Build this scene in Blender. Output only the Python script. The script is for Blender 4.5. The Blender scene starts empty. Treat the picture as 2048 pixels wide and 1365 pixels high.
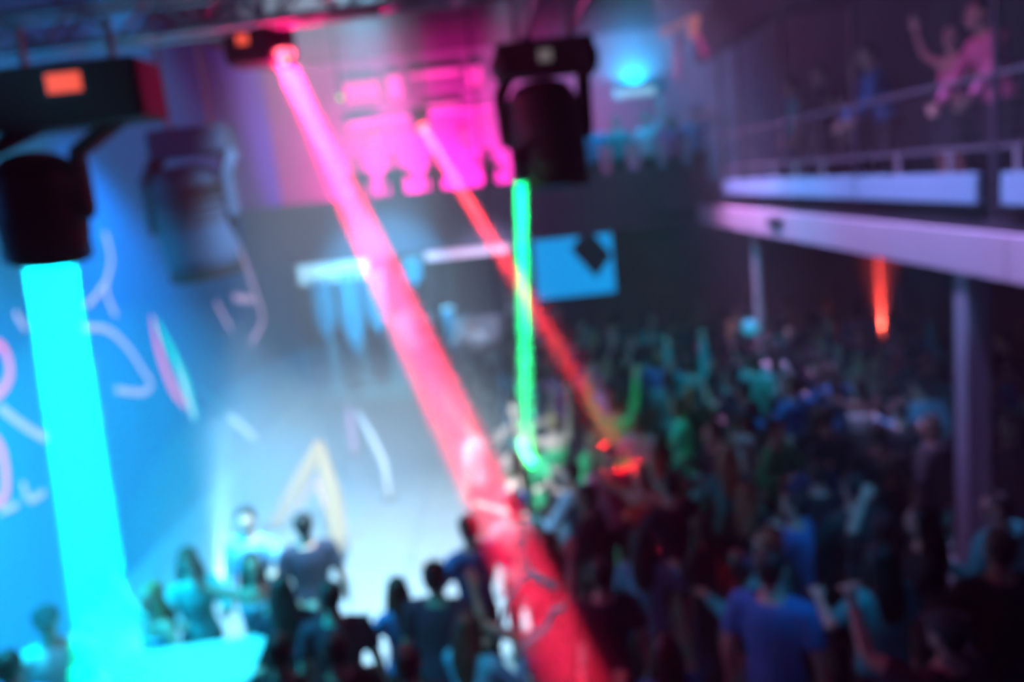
import bpy, bmesh, math, random
from mathutils import Vector, Matrix, Euler
PI = math.pi
R = math.radians
SC = bpy.context.scene
COL = SC.collection
random.seed(7)

# ------------------------------------------------------------------ camera
FPX = 1700.0
CAMPOS = Vector((0.0, 0.0, 4.3))
ROLL, PITCH, YAW = R(6.0), R(10.4), R(0.65)
cam_d = bpy.data.cameras.new('camera')
cam = bpy.data.objects.new('camera', cam_d)
COL.objects.link(cam)
cam_d.sensor_width = 36.0
cam_d.sensor_fit = 'HORIZONTAL'
cam_d.lens = 36.0 * FPX / 2048.0
cam_d.clip_start = 0.02
cam_d.clip_end = 100
# turn: roll so the level lines climb to the right, pitch down, small yaw
RM = (Matrix.Rotation(YAW, 3, 'Z') @ Matrix.Rotation(R(90) - PITCH, 3, 'X') @ Matrix.Rotation(-ROLL, 3, 'Z'))
cam.matrix_world = Matrix.Translation(CAMPOS) @ RM.to_4x4()
SC.camera = cam
cam_d.dof.use_dof = True
cam_d.dof.focus_distance = 0.5
cam_d.dof.aperture_fstop = 3.6
cam_d.dof.aperture_blades = 0

def ray(px, py):
    return (RM @ Vector(((px - 1024) / FPX, -(py - 682.5) / FPX, -1.0)))
def at(px, py, X=None, Y=None, Z=None):
    d = ray(px, py)
    if Y is not None: t = (Y - CAMPOS.y) / d.y
    elif X is not None: t = (X - CAMPOS.x) / d.x
    else: t = (Z - CAMPOS.z) / d.z
    return CAMPOS + d * t
def px_of(p):
    v = RM.transposed() @ (Vector(p) - CAMPOS)
    return (1024 + FPX * v.x / -v.z, 682.5 - FPX * v.y / -v.z)

# ------------------------------------------------------------------ view, world
SC.view_settings.view_transform = 'Standard'
SC.view_settings.look = 'None'
SC.view_settings.gamma = 1.0
SC.view_settings.use_curve_mapping = False
SC.view_settings.exposure = 0.0
w = bpy.data.worlds.new('night'); SC.world = w; w.use_nodes = True
w.node_tree.nodes['Background'].inputs[0].default_value = (0.20, 0.15, 0.62, 1)
w.node_tree.nodes['Background'].inputs[1].default_value = 0.10
cy = SC.cycles
cy.max_bounces = 4; cy.diffuse_bounces = 1; cy.glossy_bounces = 2; cy.transmission_bounces = 2
cy.volume_bounces = 0; cy.transparent_max_bounces = 8
cy.sample_clamp_indirect = 3.0
cy.use_denoising = True
try: cy.denoiser = 'OPENIMAGEDENOISE'
except Exception: pass

def lamp_light(name, kind, loc, target, power, color, size=0.2, spread=180, blend=0.3, parent=None):
    d = bpy.data.lights.new(name, kind)
    d.energy = power; d.color = color
    if kind == 'AREA':
        d.shape = 'DISK'; d.size = size; d.spread = R(spread)
    elif kind == 'SPOT':
        d.spot_size = R(spread); d.spot_blend = blend; d.shadow_soft_size = size
    else:
        d.shadow_soft_size = size
    o = bpy.data.objects.new(name, d); COL.objects.link(o)
    o.location = loc
    if target is not None:
        o.rotation_euler = (Vector(target) - Vector(loc)).to_track_quat('-Z', 'Y').to_euler()
    return o

# unseen wash lights of the club, and spots added to brighten single patches: (position, aim, power, colour, size, cone)
WASH = [
    ((-4.5, 4.0, 5.3), (-4.9, 8.6, 0.6), 4800, (0.0, 0.50, 1.0), 0.15, 66),      # blue over the left wall
    ((-4.0, 9.5, 7.2), (-4.6, 12.6, 0.2), 3200, (0.0, 0.38, 1.0), 0.15, 52),
    ((-4.2, 5.6, 7.0), (-3.6, 6.6, 0.0), 5200, (0.0, 0.72, 1.0), 0.15, 62),       # cyan over the front of the crowd
    ((-1.0, 5.6, 7.3), (-1.8, 9.2, 0.0), 11500, (0.56, 0.80, 1.0), 0.15, 42),     # pale light on the open floor
    ((-1.2, 9.0, 7.25), (-2.6, 17.0, 2.5), 14000, (0.10, 0.66, 1.0), 0.15, 20),   # pale blue below the far gallery
    ((0.4, 9.5, 7.25), (-0.5, 17.2, 2.2), 6000, (0.50, 0.66, 1.0), 0.15, 16),   # added lilac on the booth
    ((1.6, 9.5, 6.9), (2.0, 12.0, 1.0), 900, (0.0, 0.42, 0.72), 0.2, 80),        # teal over the crowd
    ((2.4, 15.6, 6.8), (2.6, 20, 5.5), 600, (0.0, 0.42, 1.0), 0.2, 90),        # blue far corner
    ((-0.8, 7.0, 7.0), (4.2, 7.6, 4.7), 260, (1.0, 0.08, 0.55), 0.2, 30),        # pink on the gallery people
    ((2.4, 2.0, 7.2), at(1635, 1060, Z=1.3), 1100, (0.0, 0.42, 1.0), 0.1, 9),        # added blue patches on the front right dancers
    ((2.0, 1.4, 7.2), at(1590, 1170, Z=1.8), 900, (0.0, 0.42, 1.0), 0.1, 10),
    ((1.8, 3.4, 5.6), at(1835, 850, Z=1.3), 700, (0.1, 0.48, 1.0), 0.1, 9),          # added pale blue on the hooded jacket
    ((1.6, 7.0, 7.0), at(1505, 770, Z=1.3), 700, (0.0, 0.70, 0.75), 0.1, 9),       # added teal patches in the middle
    ((1.4, 7.0, 7.0), at(1380, 755, Z=1.3), 700, (0.0, 0.60, 0.85), 0.1, 9),
    ((-2.2, 2.0, 7.2), at(900, 1310, Z=1.3), 900, (0.0, 0.8, 1.0), 0.1, 9),          # added for the cyan shirt at the bottom
    ((0.9, 1.0, 7.2), at(1070, 1190, Y=3.9), 500, (0.75, 0.65, 1.0), 0.1, 8),   # added to brighten the streamer
    ((-3.6, 3.0, 5.1), (-0.8, 5.2, 5.4), 60, (0.15, 0.6, 1.0), 0.1, 40),          # added to brighten the truss
    ((1.0, 6.0, 7.0), (1.25, 9.2, 1.5), 600, (0.0, 1.0, 0.30), 0.1, 20),        # green patch round the green beam
]
for k, (p, t, e, c, s, a) in enumerate(WASH):
    lamp_light('unseen_wash_spot', 'SPOT', p, t, e, c, s, a, 0.8)

def added_strip(p, t, power, color, sx, sy, spread):
    o = lamp_light('added_strip_light', 'AREA', p, t, power, color, 1, spread)
    o.data.shape = 'RECTANGLE'; o.data.size = sx; o.data.size_y = sy
    return o
# added unseen strip lights: under the ceiling washing the front of the side gallery, and one on the far gallery floor
o = added_strip((2.5, 8.6, 7.2), (3.6, 8.6, 3.6), 88, (0.52, 0.38, 1.0), 0.1, 11.0, 28)
o.rotation_euler = (0, math.atan2(-1.1, 3.6), 0)
o = added_strip((2.5, 12.8, 7.2), (3.6, 12.8, 3.6), 28, (1.0, 0.30, 0.75), 0.1, 3.0, 34)
o.rotation_euler = (0, math.atan2(-1.1, 3.6), 0)
added_strip((-1.5, 18.3, 3.5), (-1.5, 20.0, 5.4), 520, (1.0, 0.01, 0.46), 3.4, 0.1, 150)

# ------------------------------------------------------------------ materials
MATS = {}
def mat(name, col, rough=0.6, metal=0.0, emit=None, strength=0.0, noise=0.0, scale=6.0, bump=0.0):
    if name in MATS: return MATS[name]
    m = bpy.data.materials.new(name); m.use_nodes = True
    nt = m.node_tree; b = nt.nodes['Principled BSDF']
    b.inputs['Base Color'].default_value = (*col, 1)
    b.inputs['Roughness'].default_value = rough
    b.inputs['Metallic'].default_value = metal
    if emit:
        b.inputs['Emission Color'].default_value = (*emit, 1)
        b.inputs['Emission Strength'].default_value = strength
    if noise or bump:
        tc = nt.nodes.new('ShaderNodeTexCoord')
        n = nt.nodes.new('ShaderNodeTexNoise'); n.inputs['Scale'].default_value = scale; n.inputs['Detail'].default_value = 4
        nt.links.new(tc.outputs['Object'], n.inputs['Vector'])
        if noise:
            mx = nt.nodes.new('ShaderNodeMix'); mx.data_type = 'RGBA'
            mx.inputs[6].default_value = tuple(c * (1 - noise) for c in col) + (1,)
            mx.inputs[7].default_value = tuple(min(1, c * (1 + noise)) for c in col) + (1,)
            nt.links.new(n.outputs['Fac'], mx.inputs[0]); nt.links.new(mx.outputs[2], b.inputs['Base Color'])
        if bump:
            bp = nt.nodes.new('ShaderNodeBump'); bp.inputs['Strength'].default_value = bump; bp.inputs['Distance'].default_value = 0.02
            nt.links.new(n.outputs['Fac'], bp.inputs['Height']); nt.links.new(bp.outputs['Normal'], b.inputs['Normal'])
    MATS[name] = m
    return m
def haze_mat(name, density, color=(1, 1, 1), aniso=0.0):
    m = bpy.data.materials.new(name); m.use_nodes = True
    nt = m.node_tree; nt.nodes.remove(nt.nodes['Principled BSDF'])
    v = nt.nodes.new('ShaderNodeVolumeScatter')
    v.inputs['Color'].default_value = (*color, 1); v.inputs['Density'].default_value = density
    v.inputs['Anisotropy'].default_value = aniso
    nt.links.new(v.outputs[0], nt.nodes['Material Output'].inputs['Volume'])
    return m

# ------------------------------------------------------------------ mesh helpers
def new_bm(): return bmesh.new()
def box(bm, c, s, rot=None, bevel=0.0):
    M = Matrix.Translation(Vector(c)) @ (rot.to_4x4() if rot is not None else Matrix.Identity(4)) @ Matrix.Diagonal((s[0], s[1], s[2], 1))
    r = bmesh.ops.create_cube(bm, size=1.0, matrix=M)
    if bevel:
        es = list({e for v in r['verts'] for e in v.link_edges})
        bmesh.ops.bevel(bm, geom=es, offset=bevel, segments=2, affect='EDGES', profile=0.5)
def frame_of(d):
    d = d.normalized()
    u = Vector((1, 0, 0)) if abs(d.x) < 0.8 else Vector((0, 1, 0))
    a = (u - d * u.dot(d)).normalized()
    return a, d.cross(a)
def tube(bm, pts, rad, seg=10, ref=None, cap=True):
    """loft of rings; rad is a number or a list of numbers / (ra, rb) pairs; ref fixes the direction of ra"""
    pts = [Vector(p) for p in pts]
    n = len(pts)
    if not isinstance(rad, (list, tuple)): rad = [rad] * n
    rings = []
    for i, p in enumerate(pts):
        d = (pts[min(i + 1, n - 1)] - pts[max(i - 1, 0)]).normalized()
        if ref is not None:
            a = (Vector(ref) - d * Vector(ref).dot(d))
            a = a.normalized() if a.length > 1e-4 else frame_of(d)[0]
            b = d.cross(a)
        else:
            if i == 0: a, b = frame_of(d)
            else:
                a = (a - d * a.dot(d)).normalized(); b = d.cross(a)
        r = rad[i]
        ra, rb = (r if isinstance(r, (tuple, list)) else (r, r))
        rings.append([bm.verts.new(p + a * ra * math.cos(2 * PI * k / seg) + b * rb * math.sin(2 * PI * k / seg)) for k in range(seg)])
    for i in range(n - 1):
        for k in range(seg):
            bm.faces.new((rings[i][k], rings[i][(k + 1) % seg], rings[i + 1][(k + 1) % seg], rings[i + 1][k]))
    if cap:
        bm.faces.new(list(reversed(rings[0]))); bm.faces.new(rings[-1])
def ball(bm, c, r, rot=None, u=12, v=8):
    r = r if isinstance(r, (tuple, list)) else (r, r, r)
    M = Matrix.Translation(Vector(c)) @ (rot.to_4x4() if rot is not None else Matrix.Identity(4)) @ Matrix.Diagonal((*r, 1))
    bmesh.ops.create_uvsphere(bm, u_segments=u, v_segments=v, radius=1.0, matrix=M)
def prism(bm, poly, axis_vec):
    """extrude the polygon (list of 3D points) along axis_vec"""
    a = [bm.verts.new(Vector(p)) for p in poly]
    b = [bm.verts.new(Vector(p) + Vector(axis_vec)) for p in poly]
    bm.faces.new(a); bm.faces.new(list(reversed(b)))
    n = len(a)
    for i in range(n):
        bm.faces.new((a[i], b[i], b[(i + 1) % n], a[(i + 1) % n]))
def make(name, bm, m, parent=None, smooth=False):
    bmesh.ops.recalc_face_normals(bm, faces=bm.faces)
    me = bpy.data.meshes.new(name); bm.to_mesh(me); bm.free()
    if smooth:
        for p in me.polygons: p.use_smooth = True
    for x in (m if isinstance(m, (list, tuple)) else [m]): me.materials.append(x)
    o = bpy.data.objects.new(name, me); COL.objects.link(o)
    if parent is not None: o.parent = parent
    return o
def tag(o, label=None, cat=None, group=None, kind=None):
    if label: o['label'] = label
    if cat: o['category'] = cat
    if group: o['group'] = group
    if kind: o['kind'] = kind
    return o
def empty(name, loc, rz=0, rot=None):
    o = bpy.data.objects.new(name, None); COL.objects.link(o)
    o.location = loc
    o.rotation_euler = rot if rot is not None else (0, 0, rz)
    o.empty_display_size = 0.1
    return o
def struct(name, bm, m):
    return tag(make(name, bm, m), kind='structure')

# ------------------------------------------------------------------ the haze of the room
hz = new_bm(); box(hz, (1.9, 9.8, 3.75), (15.4, 21.8, 7.7))
HAZE = tag(make('haze', hz, haze_mat('club_haze', 0.020, (0.9, 0.92, 1.0), 0.0)),
           'thin smoke haze filling the whole dark club hall', 'haze', kind='stuff')

for (c_, r_, d_, lab) in (((-2.2, 10.6, 0.9), (2.6, 4.0, 1.6), 0.12, 'bank of pale smoke lying over the open floor'), ((-3.6, 7.6, 1.6), (1.5, 3.2, 2.0), 0.035, 'bank of blue smoke along the left wall')):
    b = new_bm(); ball(b, (0, 0, 0), r_, u=40, v=24)
    o = tag(make('smoke_bank', b, haze_mat('bank', d_), smooth=True), lab, 'smoke', kind='stuff'); o.location = c_
# ------------------------------------------------------------------ room shell
M_DARK = mat('dark_paint', (0.05, 0.045, 0.06), 0.8, noise=0.3, scale=1.5)
M_CEIL = mat('ceiling_paint', (0.05, 0.03, 0.05), 0.9, noise=0.3, scale=0.8)
M_LWALL = mat('left_wall_blue_lit', (0.06, 0.36, 0.75), 0.75, noise=0.12, scale=1.0)  # blue of the wash light put into the wall colour
M_BACK = mat('back_wall_paint', (0.42, 0.38, 0.44), 0.85, noise=0.25, scale=1.0)
M_WHITE = mat('white_gallery_paint', (0.62, 0.62, 0.66), 0.6, noise=0.08, scale=2)
M_STEEL = mat('brushed_steel', (0.5, 0.5, 0.55), 0.35, 0.8)
M_BLACKMETAL = mat('black_metal', (0.02, 0.02, 0.026), 0.5, 0.1)
M_RAIL = mat('painted_rail', (0.20, 0.2, 0.24), 0.45, 0.4)
M_SCREENFRAME = mat('dark_frame', (0.03, 0.04, 0.06), 0.5)

def floor_mat():
    m = bpy.data.materials.new('floor_panels'); m.use_nodes = True
    nt = m.node_tree; b = nt.nodes['Principled BSDF']; b.inputs['Roughness'].default_value = 0.35
    tc = nt.nodes.new('ShaderNodeTexCoord')
    br = nt.nodes.new('ShaderNodeTexBrick'); br.offset = 0.0
    br.inputs['Scale'].default_value = 1.0
    br.inputs['Brick Width'].default_value = 1.6; br.inputs['Row Height'].default_value = 1.6
    br.inputs['Mortar Size'].default_value = 0.012
    br.inputs['Color1'].default_value = (0.55, 0.56, 0.58, 1); br.inputs['Color2'].default_value = (0.5, 0.52, 0.55, 1)
    br.inputs['Mortar'].default_value = (0.2, 0.2, 0.24, 1)
    nt.links.new(tc.outputs['Object'], br.inputs['Vector']); nt.links.new(br.outputs['Color'], b.inputs['Base Color'])
    return m
b = new_bm(); box(b, (1.9, 9.5, -0.05), (14.6, 21.4, 0.1)); struct('floor', b, floor_mat())
b = new_bm(); box(b, (1.9, 9.5, 7.45), (14.6, 21.4, 0.1)); struct('ceiling', b, M_CEIL)
b = new_bm(); box(b, (-5.3, 9.5, 3.7), (0.2, 21.4, 7.4)); struct('wall_left', b, M_LWALL)
b = new_bm(); box(b, (1.9, 20.1, 3.7), (14.6, 0.2, 7.4)); struct('wall_back', b, M_BACK)
b = new_bm(); box(b, (9.1, 9.5, 3.7), (0.2, 21.4, 7.4)); struct('wall_right', b, M_DARK)
# upstairs wall behind the side gallery
b = new_bm(); box(b, (6.6, 7.4, 5.6), (0.15, 17.0, 3.6)); struct('wall_gallery', b, M_DARK)
# ceiling beam over the gallery front
b = new_bm(); box(b, (3.7, 7.4, 6.45), (0.2, 17.0, 0.75)); struct('trim_1', b, mat('beam_paint', (0.03, 0.026, 0.04), 0.8))
# riser where the nearest people stand on the right
b = new_bm(); box(b, (5.2, 2.2, 0.22), (7.6, 5.6, 0.44)); struct('floor_riser', b, M_DARK)

# side gallery: slab, lower fascia, slot and band
b = new_bm(); box(b, (6.3, 7.3, 3.5), (5.3, 17.4, 0.3)); struct('floor_gallery', b, M_DARK)
M_FASC = mat('fascia_paint', (0.78, 0.66, 0.82), 0.55, noise=0.10, scale=1.2)
Y0 = -1.4
for k in range(7):
    y1 = Y0 + 2.5 * (k + 1)
    b = new_bm(); box(b, (3.57, y1 - 1.25, 3.41), (0.08, 2.485, 0.34), bevel=0.006)
    struct('trim_2', b, M_FASC)
M_BAND = mat('band_paint', (0.34, 0.68, 0.95), 0.5, noise=0.10, scale=1.5)
for (ya, yb) in ((-1.4, 6.28), (6.62, 10.4), (10.42, 14.4)):
    b = new_bm(); box(b, (3.62, (ya + yb) / 2, 3.9), (0.05, yb - ya, 0.23), bevel=0.005)
    struct('trim_3', b, M_BAND)
b = new_bm(); box(b, (3.78, 6.5, 3.72), (0.12, 15.8, 0.16)); struct('trim_4', b, mat('slot_black', (0.01, 0.01, 0.014), 0.9))
# vent grille on the fascia
t = tag(empty('vent_grille', (3.52, 11.4, 3.44)), 'small dark slatted vent set in the pale gallery front', 'vent')
b = new_bm(); box(b, (0, 0, 0), (0.02, 0.62, 0.14), bevel=0.004); make('frame', b, M_BLACKMETAL, t)
for k in range(3):
    b = new_bm(); box(b, (-0.014, 0, -0.04 + 0.04 * k), (0.012, 0.56, 0.012)); make('slat', b, M_RAIL, t)

# gallery balustrade: bottom rail on stubs, mid rail and top rail on tall posts
t = tag(empty('gallery_railing', (3.62, 6.5, 4.02)), 'long metal railing along the edge of the right gallery', 'railing')
b = new_bm(); tube(b, [(0, -7.5, 0.18), (0, 8.2, 0.18)], 0.018, 8); make('bottom_rail', b, M_RAIL, t)
b = new_bm(); tube(b, [(0, -7.5, 0.70), (0, 8.2, 0.70)], 0.02, 8); make('top_rail', b, M_RAIL, t)
for k in range(17):
    y = 7.04 - 6.5 + (k - 8) * 0.93
    b = new_bm(); tube(b, [(0, y, 0.0), (0, y, 0.18)], 0.022, 8); make('stub_post', b, mat('pale_post', (0.5, 0.5, 0.56), 0.5), t)
for y in (-3.6, -1.6, -0.12, 2.4, 4.6, 6.6, 7.8):
    b = new_bm(); box(b, (0.0, y, 0.88), (0.05, 0.05, 2.36), bevel=0.006); make('tall_post', b, mat('dark_post', (0.06, 0.055, 0.08), 0.5), t)
b = new_bm()
for k in range(5): tube(b, [(0.01, -7.5, 0.24 + 0.09 * k), (0.01, 8.2, 0.24 + 0.09 * k)], 0.004, 5)
make('wire_infill', b, M_RAIL, t)

# columns under the gallery
b = new_bm(); box(b, (3.68, 6.83, 1.62), (0.2, 0.2, 3.24), bevel=0.01); tag(make('pillar', b, mat('pillar_paint', (0.34, 0.32, 0.42), 0.6)), 'square lilac painted pillar holding up the gallery near the right edge', 'pillar', kind='structure')
b = new_bm(); tube(b, [(3.68, 12.9, 0), (3.68, 12.9, 3.24)], 0.06, 12); tag(make('pillar', b, M_WHITE), 'thin round pale pillar further along under the gallery', 'pillar', kind='structure')

# red lit drapes under the gallery behind the crowd
M_DRAPE = mat('wine_drape', (0.20, 0.012, 0.04), 0.85)
for (y, lab) in ((7.6, 'wine red curtain hung under the gallery beside the lilac pillar'), (10.6, 'wine red curtain hung deeper under the gallery')):
    b = new_bm(); n = 40
    for k in range(n):
        u0, u1 = k / n, (k + 1) / n
        f = lambda u: (7.2 + 0.07 * math.sin(u * 60), y - 1.3 + 2.6 * u)
        (xa, ya), (xb, yb) = f(u0), f(u1)
        vs = [b.verts.new((xa, ya, 0.1)), b.verts.new((xb, yb, 0.1)), b.verts.new((xb, yb, 3.2)), b.verts.new((xa, ya, 3.2))]
        b.faces.new(vs)
    bmesh.ops.remove_doubles(b, verts=b.verts, dist=1e-4)
    bmesh.ops.solidify(b, geom=b.faces[:], thickness=0.012)
    tag(make('curtain', b, M_DRAPE, smooth=True), lab, 'curtain')

# far gallery across the back
M_FARF = mat('far_parapet', (0.18, 0.14, 0.22), 0.8, noise=0.2, scale=0.8)
b = new_bm(); box(b, (-0.6, 17.05, 3.75), (9.2, 0.12, 1.2)); struct('trim_5', b, M_FARF)
b = new_bm(); box(b, (-0.6, 18.5, 3.3), (9.2, 2.9, 0.25)); struct('floor_far_gallery', b, M_DARK)
b = new_bm(); box(b, (4.6, 16.4, 3.75), (3.4, 0.12, 0.5)); struct('trim_6', b, M_FARF)
# lit strip under the far gallery
M_STRIP = mat('led_pale_blue', (0.6, 0.7, 0.8), 0.5, emit=(0.34, 0.72, 0.95), strength=1.2)
M_STRIP2 = mat('led_pale_pink', (0.7, 0.6, 0.7), 0.5, emit=(0.8, 0.45, 0.8), strength=1.0)
def led_strip(x0, x1, z0, z1, m, lab, y=17.08):
    c = Vector(((x0 + x1) / 2, y, (z0 + z1) / 2))
    t = tag(empty('light_strip', c), lab, 'light strip')
    b = new_bm(); box(b, (0, 0.02, 0), (x1 - x0, 0.05, z1 - z0), bevel=0.008); make('housing', b, M_STEEL, t)
    b = new_bm(); box(b, (0, -0.02, 0), (x1 - x0 - 0.04, 0.02, z1 - z0 - 0.04), bevel=0.005); make('diffuser', b, m, t)
pL = at(590, 545, Y=16.9); pR = at(735, 525, Y=16.9)
led_strip(pL.x, pR.x, 2.74, 3.18, M_STRIP, 'broad pale blue light strip under the far gallery, left part')
pL = at(845, 500, Y=16.9); pR = at(1020, 490, Y=16.9)
led_strip(pL.x, pR.x, 2.96, 3.18, M_STRIP2, 'slim pinkish light strip under the far gallery, right part')

# hanging pointed banners
def banner(px0, px1, ytop, ybot, col, lab, Y=17.04):
    a = at(px0, ytop, Y=Y); c = at(px1, ytop, Y=Y); d = at((px0 + px1) / 2 + 8, ybot, Y=Y)
    o = Vector(((a.x + c.x) / 2, Y, a.z))
    t = tag(empty('banner', o), lab, 'banner')
    hw = (c.x - a.x) / 2; L = a.z - d.z
    b = new_bm(); tube(b, [(-hw - 0.05, 0, 0), (hw + 0.05, 0, 0)], 0.02, 8); make('rod', b, M_STEEL, t)
    for sx in (-hw, hw):
        b = new_bm(); tube(b, [(sx, 0, 0), (sx, 0, 3.17 - a.z)], .008, 6); make('cord', b, M_STEEL, t)
    b = new_bm(); n = 10
    top = [b.verts.new((-hw + 2 * hw * k / n, 0.03 * math.sin(k * 1.9), 0)) for k in range(n + 1)]
    mid = [b.verts.new((-hw + 2 * hw * k / n, 0.04 * math.sin(k * 1.9 + .4), -L * 0.62)) for k in range(n + 1)]
    bot = [b.verts.new((-hw * .96 + 2 * hw * .96 * k / n, 0.03 * math.sin(k * 1.9), -L * (1.0 - 0.38 * abs(2 * k / n - 1)))) for k in range(n + 1)]
    for k in range(n):
        b.faces.new((top[k], top[k + 1], mid[k + 1], mid[k])); b.faces.new((mid[k], mid[k + 1], bot[k + 1], bot[k]))
    bmesh.ops.solidify(b, geom=b.faces[:], thickness=0.008)
    make('cloth', b, mat('cloth_' + col[0], col[1], 0.8, emit=col[1], strength=col[2]), t, True)
CY = ('cyan', (0.06, 0.62, 0.95), 0.0)
banner(618, 662, 560, 690, CY, 'cyan pointed banner, leftmost under the pale strip of the far gallery')
banner(672, 715, 548, 722, CY, 'long cyan pointed banner hanging second from the left')
banner(722, 765, 545, 672, CY, 'cyan pointed banner just left of the thick red beam')
banner(805, 840, 520, 575, CY, 'short cyan banner just right of the thick red beam')
banner(868, 905, 620, 700, CY, 'cyan banner hung low over the crowd right of the red beam')

# big blue screen on the back wall with the dark diamond
a = at(1062, 450, Y=18.3); c = at(1232, 590, Y=18.3)
cx, cz = (a.x + c.x) / 2, (a.z + c.z) / 2; sw, sh = c.x - a.x, 1.55
t = tag(empty('video_screen', (cx, 18.3, cz)), 'big bright blue video screen behind the crowd with dark diamond', 'screen')
b = new_bm(); box(b, (0, 0.06, 0), (sw + 0.12, 0.12, sh + 0.12), bevel=0.01); make('frame', b, M_SCREENFRAME, t)
b = new_bm(); box(b, (0, -0.01, 0), (sw, 0.02, sh)); make('panel', b, mat('screen_blue', (0.0, 0.05, 0.1), 0.4, emit=(0.0, 0.36, 0.95), strength=1.15), t)
dv = at(1183, 505, Y=18.27) - Vector((cx, 18.3, cz))
b = new_bm(); hx, hz_ = 0.44, 0.56
prism(b, [(dv.x - hx, -0.03, dv.z + .1), (dv.x - .05, -0.03, dv.z + hz_), (dv.x + hx, -0.03, dv.z - .1), (dv.x + .05, -0.03, dv.z - hz_)], (0, 0.02, 0))
make('diamond_emblem', b, mat('emblem_dark', (0.01, 0.04, 0.07), 0.5), t)

# pink lit wall panels of the far gallery
M_PINK = mat('pink_panel', (0.7, 0.1, 0.4), 0.5, emit=(1.0, 0.01, 0.42), strength=1.1)
M_PINK2 = mat('pink_panel_bright', (0.7, 0.1, 0.4), 0.5, emit=(1.0, 0.06, 0.55), strength=1.3)
def panel(px0, py0, px1, py1, m, lab, Y=19.92):
    a = at(px0, py0, Y=Y); c = at(px1, py1, Y=Y)
    w_, h_ = c.x - a.x, a.z - c.z - (px1 - px0) * 0.105 * (Y / FPX)
    h_ = max(h_, 0.18)
    t = tag(empty('wall_lightbox', ((a.x + c.x) / 2, Y, (a.z + c.z) / 2)), lab, 'lightbox', 'pink lightboxes of the far gallery')
    b = new_bm(); box(b, (0, 0.035, 0), (w_, 0.09, h_), bevel=0.01); make('frame', b, M_BLACKMETAL, t)
    b = new_bm(); box(b, (0, -0.02, 0), (w_ - 0.05, 0.02, h_ - 0.05), bevel=0.004); make('diffuser', b, m, t)
panel(684, 160, 765, 205, M_PINK, 'deep pink wall panel, leftmost on the far gallery')
panel(770, 148, 810, 200, M_PINK2, 'narrow pink wall panel between the deep pink one and the long one')
panel(815, 145, 925, 150, M_PINK2, 'long bright pink wall panel high on the far gallery')
panel(930, 130, 968, 175, M_PINK2, 'brightest pink wall panel, rightmost on the far gallery')
panel(690, 232, 760, 262, M_PINK, 'low dim pink panel below the far gallery pipe')
panel(840, 205, 925, 225, mat('pink_panel_soft', (.6, .2, .5), .5, emit=(.85, .1, .5), strength=1.0), 'pale pink panel below the far gallery pipe')
for (px, y0, y1, lab) in ((745, 265, 342, 'long glowing pink tube lamp above the left people of the far gallery'), (925, 262, 325, 'glowing pink white tube lamp right of the thin red lamp')):
    a = at(px, y0, Y=19); c = at(px, y1, Y=19)
    t = tag(empty('tube_lamp', (a.x, 19, a.z)), lab, 'lamp', 'pink tube lamps')
    b = new_bm(); box(b, (0, 0, 0.04), (0.16, 0.16, 0.1), bevel=0.02); make('cap', b, M_BLACKMETAL, t)
    b = new_bm(); tube(b, [(0, 0, 0), (0, 0, (c.z - a.z))], 0.11, 12); make('glass_tube', b, M_PINK2, t, True)
    b = new_bm(); tube(b, [(0, 0, 0.06), (0, 0, 7.4 - a.z)], .012, 6); make('cord', b, M_BLACKMETAL, t)
# pipe across the far gallery
a = at(690, 243, Y=18); c = at(985, 212, Y=18)
t = tag(empty('lighting_pipe', a), 'horizontal lighting pipe spanning the far gallery below the pink panels', 'pipe')
b = new_bm(); tube(b, [(0, 0, 0), (c - a)], 0.05, 10); make('bar', b, M_STEEL, t)
for f in (0.1, 0.5, 0.9):
    b = new_bm(); p = (c - a) * f; tube(b, [p, p + Vector((0, 0, 7.38 - (a + p).z))], 0.012, 6); make('hanger', b, M_BLACKMETAL, t)

# mural of pale painted strokes on the left wall, made to glow by added emission
M_MUR = mat('mural_glow_pale', (0.80, 0.55, 0.72), 0.5, emit=(.55, .36, .62), strength=.8)
M_MURP = mat('mural_glow_pink', (0.95, 0.30, 0.50), 0.5, emit=(1, .12, .35), strength=1.0)
M_MURW = mat('mural_glow_white', (0.9, 0.92, 0.9), 0.5, emit=(.6, .8, .75), strength=1.0)
M_MURG = mat('mural_glow_green', (0.05, 0.8, 0.6), 0.5, emit=(.0, .75, .6), strength=1.0)
mural = tag(empty('glowing_mural', (-5.19, 9.5, 2.5)), 'large mural of loose pale pink lines with added glow on the left wall', 'neon sign')
def stroke(pts, wpx, m, name='glow_stroke'):
    P = [at(x, y, X=-5.195) for x, y in pts]
    # Catmull-Rom smoothing
    Q = []
    for i in range(len(P) - 1):
        p0, p1, p2, p3 = P[max(i - 1, 0)], P[i], P[i + 1], P[min(i + 2, len(P) - 1)]
        for k in range(6):
            s = k / 6
            Q.append(0.5 * ((2 * p1) + (p2 - p0) * s + (2 * p0 - 5 * p1 + 4 * p2 - p3) * s * s + (-p0 + 3 * p1 - 3 * p2 + p3) * s ** 3))
    Q.append(P[-1])
    n = len(Q); W = wpx if isinstance(wpx, list) else [wpx, wpx]
    b = new_bm(); rad = []
    for i, q in enumerate(Q):
        f = i / (n - 1) * (len(W) - 1); j = min(int(f), len(W) - 2)
        wv = W[j] + (W[j + 1] - W[j]) * (f - j)
        r = wv / FPX * q.y / 2 * 1.0
        rad.append((0.006, max(r, 0.01)))
    tube(b, Q, rad, 8, ref=(1, 0, 0))
    o = make(name, b, m, mural); o.location = -Vector(mural.location)
    return o
stroke([(210, 465), (222, 520), (212, 580), (232, 632)], 13, M_MUR)
stroke([(215, 560), (190, 595), (172, 612)], 12, M_MUR)
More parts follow.
